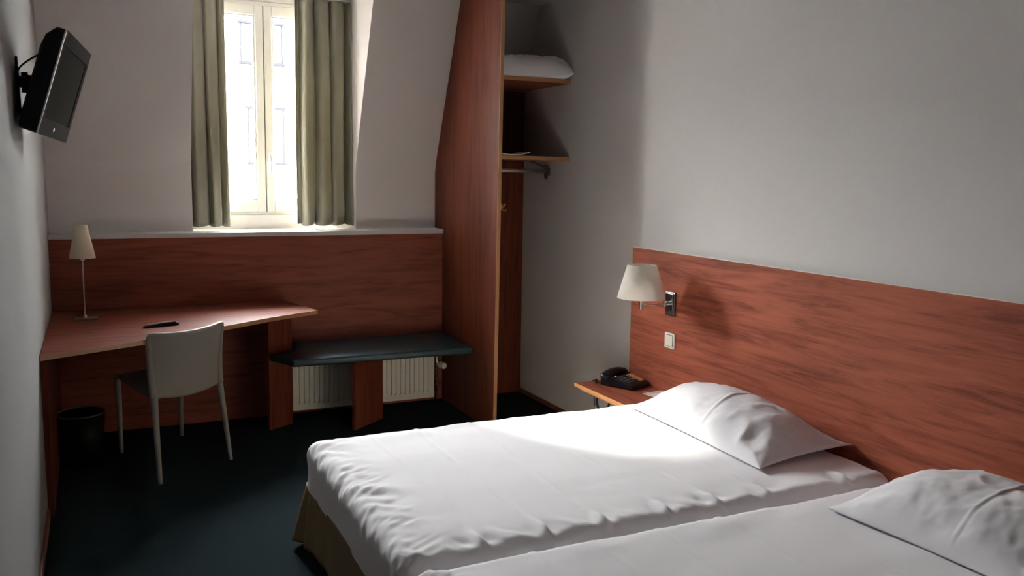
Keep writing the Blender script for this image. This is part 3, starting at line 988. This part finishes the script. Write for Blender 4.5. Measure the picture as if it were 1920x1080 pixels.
# wedge body: handset cradle at -x (left), keys at +x
prism(bm, [(-0.105, 0.002), (0.105, 0.002), (0.107, 0.018), (0.088, 0.028), (-0.02, 0.056), (-0.105, 0.050)], 0.170, 'y', -0.085)
ph_obj('body', bm, M['black_plastic'], bevel=0.009, bseg=3)
bm = bmesh.new()
hp = [(-0.068, -0.104, 0.046), (-0.070, -0.085, 0.055), (-0.072, -0.04, 0.066), (-0.073, 0.0, 0.069), (-0.072, 0.04, 0.066), (-0.070, 0.085, 0.055), (-0.068, 0.104, 0.046)]
tube(bm, bezier(hp, 6), [float(np.interp(i, [0, 6, 14, 22, 30, 36], [0.017, 0.027, 0.024, 0.024, 0.027, 0.017])) for i in range(37)], 16, flat=(1.15, 0.72))
ph_obj('handset', bm, M['black_plastic'], smooth=True)
def wedge_z(x):
    return float(np.interp(x, [-0.02, 0.088], [0.056, 0.028]))
bm = bmesh.new()
for r in range(4):
    for c in range(3):
        x = 0.000 + r * 0.020; y = -0.055 + c * 0.022
        bx(bm, x - .0065, x + .0065, y - .0075, y + .0075, wedge_z(x) - .001, wedge_z(x) + .0035)
ph_obj('keypad', bm, M['key'], bevel=0.001)
bm = bmesh.new()
for r in range(3):
    x = 0.000 + r * 0.020; y = 0.018
    bx(bm, x - .005, x + .005, y - .005, y + .005, wedge_z(x) - .001, wedge_z(x) + .0035)
ph_obj('function_keys', bm, M['key_grey'], bevel=0.001)
bm = bmesh.new()
lathe(bm, [(0.0, 0), (0.006, 0), (0.005, 0.005), (0.0, 0.006)], (-0.018, -0.066, 0.055), 14)
ph_obj('message_light', bm, M['key_yellow'])
bm = bmesh.new()
v = [bm.verts.new((x, y, wedge_z(x) + 0.0012)) for x, y in ((-0.01, 0.034), (0.075, 0.034), (0.075, 0.074), (-0.01, 0.074))]
bm.faces.new(v)
r_ = bmesh.ops.extrude_face_region(bm, geom=bm.faces[:])
bmesh.ops.translate(bm, vec=(0, 0, -0.003), verts=[g for g in r_['geom'] if isinstance(g, bmesh.types.BMVert)])
ph_obj('index_label', bm, M['amber'])
bm = bmesh.new()
tube(bm, bezier([(2.495, 4.03, NZ + 0.02), (2.470, 4.055, NZ + 0.012), (2.455, 4.085, NZ + 0.010), (2.462, 4.120, NZ + 0.006), (2.460, 4.139, NZ - 0.01), (2.470, 4.135, NZ - 0.06), (2.47, 4.12, NZ - 0.14)], 8), 0.003, 8)
lathe(bm, [(0.0, 0.0), (0.007, 0.001), (0.007, 0.022), (0.0, 0.024)], (2.449, 4.075, NZ + 0.001), 8)
obj('cord', bm, M['black_plastic'], Ph, smooth=True)

# black cables looping below the shelf
bm = bmesh.new()
hx_ = bezier([(2.48, 4.10, NZ - 0.0195), (2.47, 4.11, 0.37), (2.485, 4.125, 0.335), (2.475, 4.105, 0.30), (2.49, 4.08, 0.22), (2.50, 4.03, 0.16), (2.49, 3.98, 0.22), (2.475, 3.99, 0.29), (2.47, 3.965, 0.34), (2.47, 3.97, NZ - 0.0195)], 8)
tube(bm, hx_, 0.0065, 10)
o = obj('cable_loop', bm, M['black_plastic'], smooth=True)
tag(o, 'black cable loop hanging below the bedside shelf', 'cable')

# notepad card with a salmon slip
K = thing('notepad', 'small white notepad with a salmon slip beside the pillow on the bedside shelf', 'notepad', (2.62, 3.74, NZ))
km = Matrix.Translation((2.622, 3.742, NZ)) @ Matrix.Rotation(math.radians(8), 4, 'Z')
bm = box(-0.062, 0.066, -0.042, 0.042, 0.0003, 0.004)
bmesh.ops.transform(bm, matrix=km, verts=bm.verts)
obj('pad', bm, M['paper'], K)
bm = bmesh.new()
plank(bm, (-0.05, 0.055), (0.012, 0.006), 0.010, 0.0045, 0.0058)
bx(bm, 0.004, 0.022, -0.012, -0.004, 0.0042, 0.0048)
bmesh.ops.transform(bm, matrix=km, verts=bm.verts)
obj('slip', bm, M['pink_paper'], K)

# ================================================================ BEDS
def sheet_mesh(x0, x1, y0, y1, ztop, zhem, r, folds, seed, parent, foot_amp=1.0, step=0.0085):
    drop = (ztop - r) - zhem
    ext = r * math.pi / 2 + drop
    ix0, ix1, iy0, iy1 = x0 + r, x1 - r, y0 + r, y1 - r
    S = np.arange(ix0 - ext, ix1 + ext * 0.75 + step, step)
    Tn = np.arange(iy0 - ext, iy1 + ext + step, step)
    P = np.zeros((len(S), len(Tn), 3))
    H = r * math.pi / 2
    for i, s in enumerate(S):
        cx = min(max(s, ix0), ix1)
        dx = s - cx
        for j, t in enumerate(Tn):
            cy_ = min(max(t, iy0), iy1)
            dy = t - cy_
            dist = max(abs(dx), abs(dy))
            L = math.hypot(dx, dy)
            if L > 1e-9:
                ux, uy = dx / L, dy / L
            else:
                ux = uy = 0.0
            if dist <= H:
                an = dist / r
                h = r * math.sin(an); z = ztop - r * (1 - math.cos(an))
                nz, nh = math.cos(an), math.sin(an)
            else:
                h = r; z = ztop - r - (dist - H); nz, nh = 0.0, 1.0
            x = cx + ux * h; y = cy_ + uy * h
            # wrinkles (metres along the normal)
            w = 0.0035 * fbm(s * 2.2, t * 5.0, seed, 3)
            w += 0.0012 * fbm(s * 14, t * 5, seed + 2, 3)
            if folds:
                for fx, fa in folds:
                    d_ = (s - fx - 0.02 * math.sin(t * 2 + fx * 9)) / 0.009
                    if abs(d_) < 3:
                        w += fa * 0.0045 * math.exp(-d_ * d_) * min(1, max(0, 0.5 + fbm(t * 2, fx * 7, seed)))
            # gathers along the foot edge
            e = s - ix0
            if e < 0.20:
                band = math.exp(-((e - 0.0) / 0.085) ** 2)
                g = noise.noise(Vector((t * 15 + 0.8 * e * 10, e * 5, seed)))
                g2 = noise.noise(Vector((t * 34 - e * 18, e * 9, seed + 4)))
                w += foot_amp * band * (0.013 * max(-0.4, g) + 0.007 * g2)
            # pinches along the long near edge
            e2 = t - iy0
            if e2 < 0.16:
                band = math.exp(-((e2 - 0.01) / 0.055) ** 2)
                g = noise.noise(Vector((s * 9, e2 * 4, seed + 8)))
                w += band * (0.016 * max(0.0, abs(g) - 0.12) * -1.0 + 0.004 * noise.noise(Vector((s * 26 + e2 * 20, e2 * 8, seed + 1))))
                for fx, fa in folds:
                    d_ = s - fx
                    if abs(d_) < 0.09:
                        w += 1.15 * fa * band * (0.012 * math.exp(-(d_ / 0.010) ** 2) - 0.010 * math.exp(-((d_ - 0.028) / 0.016) ** 2) - 0.006 * math.exp(-((d_ + 0.035) / 0.02) ** 2))
            e3 = iy1 - t
            if e3 < 0.16:
                band = math.exp(-((e3 - 0.0) / 0.07) ** 2)
                w += band * 0.007 * noise.noise(Vector((s * 6, e3 * 9, seed + 12)))
            # side falls hang in soft waves
            if dist > H:
                q = min(1, (dist - H) / 0.08)
                along = t if abs(dx) > abs(dy) else s
                w += q * 0.006 * noise.noise(Vector((along * 5, z * 3, seed + 20)))
            x += ux * nh * w; y += uy * nh * w; z += nz * w
            P[i, j] = (x, y, z)
    o = grid_obj('sheet', P, M['sheet'], parent)
    return o

def bed(label, x0, x1, y0, y1, folds, seed, far_corner):
    B = thing('bed', label, 'bed', ((x0 + x1) / 2, (y0 + y1) / 2, 0), None)
    zt_, zh = 0.458, 0.262
    sheet_mesh(x0, x1, y0, y1, zt_, zh, 0.062, folds, seed, B)
    obj('mattress', box(x0 + 0.03, x1 - 0.001, y0 + 0.03, y1 - 0.03, 0.27, 0.44), M['sheet'], B, bevel=0.05, bseg=4)
    obj('bed_base', box(x0 + 0.035, x1 - 0.001, y0 + 0.03, y1 - 0.03, 0.07, 0.268), M['satin'], B, bevel=0.01)
    for fx in (x0 + 0.12, x1 - 0.12):
        for fy in (y0 + 0.12, y1 - 0.12):
            bm = bmesh.new()
            lathe(bm, [(0.025, 0.0), (0.03, 0.0705)], (fx, fy, 0), 16)
            obj('foot', bm, M['black_plastic'], B)
    # skirt: foot side and far side, one continuous strip with a pleat at the far foot corner
    pts = []
    N1, N2 = 90, 110
    for k in range(N1):                       # near foot corner -> far foot corner
        pts.append((x0 + 0.006, y0 + 0.03 + (y1 - y0 - 0.06) * k / (N1 - 1), 0, (y1 - 0.03) - (y0 + 0.03 + (y1 - y0 - 0.06) * k / (N1 - 1))))
    for k in range(6):
        an = math.radians(180 - 90 * (k + 1) / 7)
        pts.append((x0 + 0.03 + 0.024 * math.cos(an), y1 - 0.03 + 0.024 * math.sin(an), 1, 0))
    for k in range(N2):
        pts.append((x0 + 0.03 + (x1 - x0 - 0.06) * k / (N2 - 1), y1 - 0.006, 2, (x1 - x0) * k / (N2 - 1)))
    m_ = 16
    P = np.zeros((len(pts), m_, 3))
    for i, (x, y, side, dcor) in enumerate(pts):
        for j in range(m_):
            b = j / (m_ - 1)                  # 0 top, 1 bottom
            z = 0.275 - b * 0.245
            near = math.exp(-(dcor / 0.09) ** 2)
            out = 0.004 + b * (0.016 + 0.042 * near) + b * 0.010 * noise.noise(Vector((dcor * 7, side * 3, seed)))
            # pleat: dart beside the corner
            out -= b * 0.045 * math.exp(-((dcor - 0.045) / 0.018) ** 2) * (1 if side == 0 else 0.6)
            z += b * 0.035 * (1 - math.exp(-(dcor / 0.25) ** 2)) * (1 if side == 0 else 0.3)
            if side == 0:
                dx_, dy_ = -1, 0.55 * near
            elif side == 1:
                dx_, dy_ = -0.8, 0.7
            else:
                dx_, dy_ = -0.55 * near, 1
            P[i, j] = (x + dx_ * out, y + dy_ * out, z)
    o = grid_obj('bed_skirt', P, M['satin'], B)
    md = o.modifiers.new('solid', 'SOLIDIFY'); md.thickness = 0.002; md.offset = 0
    return B

bed('far bed with white sheets, nearest to the window and bedside shelf', 0.742, 2.684, 2.262, 3.545,
    [(1.01, 0.8), (1.225, 1.0), (1.435, 1.0), (1.675, 0.9), (1.88, 0.8), (2.10, .6), (2.46, 1.0)], 2.0, True)
bed('near bed with white sheets at the lower right, partly outside the frame', 0.742, 2.684, 0.950, 2.232,
    [(1.10, 0.8), (1.33, 1.0), (1.56, 0.9), (1.77, 1.0), (1.99, .8), (2.3, .7)], 7.0, False)

PL1 = pillow('pillow', 'plump white pillow on the far bed beside the bedside shelf',
       [(2.205, 2.475), (2.688, 2.495), (2.686, 3.520), (2.250, 3.440)], 0.464, 0.158, crest=0.10, seed=3, pinch=0.05, n=170, wr=1.0,
       hem=(-0.12, 0), lift=lambda u, v: 0.035 * np.clip(-v, 0, 1) ** 6 * np.clip(u * .5 + .6, 0, 1))
PL2 = pillow('pillow', 'crumpled white pillow on the near bed at the right edge of the photo',
       [(2.190, 1.300), (2.688, 1.280), (2.686, 2.130), (2.155, 2.085)], 0.464, 0.172, crest=0.12, seed=12, pinch=0.05, n=170, wr=1.25,
       hem=(-0.1, 0), lift=lambda u, v: 0.02 * np.clip(v, 0, 1) ** 6 * np.clip(u, 0, 1))

# ================================================================ OUTSIDE
F = thing('apartment_building', 'pale rendered building seen overexposed through the window', 'building', (3.0, 20.0, -9.0))
obj('wall', box(-26, 32, 20.0, 26, -9.0, 5.05), M['facade'], F)
def far_window(x0, x1, z0, z1):
    bm = bmesh.new()
    t = 0.055
    bx(bm, x0 - t, x1 + t, 19.90, 20.0, z1, z1 + t)
    bx(bm, x0 - t, x1 + t, 19.86, 20.0, z0 - t, z0)
    bx(bm, x0 - t * .35, x0, 19.93, 20.0, z0, z1)
    bx(bm, x1, x1 + t * .35, 19.93, 20.0, z0, z1)
    f = obj('window', bm, M['facade_frame'], F)
    o = obj('pane', box(x0, x1, 19.96, 20.0, z0, z1), M['facade_glass'], f)
    o.matrix_parent_inverse = Matrix.Identity(4)
for zz in (3.85, 1.72, -1.0, -4.0):
    for xx in (-3.0, -1.0, 1.0, 2.98, 4.2, 6.4, 8.6):
        far_window(xx if zz > 3 or xx != 2.98 else 3.10, xx + 0.85, zz, zz + (0.80 if zz > 3 else 1.14))
g_ = obj('street', box(-40, 45, 6.6, 20.0, -9.2, -9.0), M['asphalt'])
tag(g_, 'street far below the window', 'street')
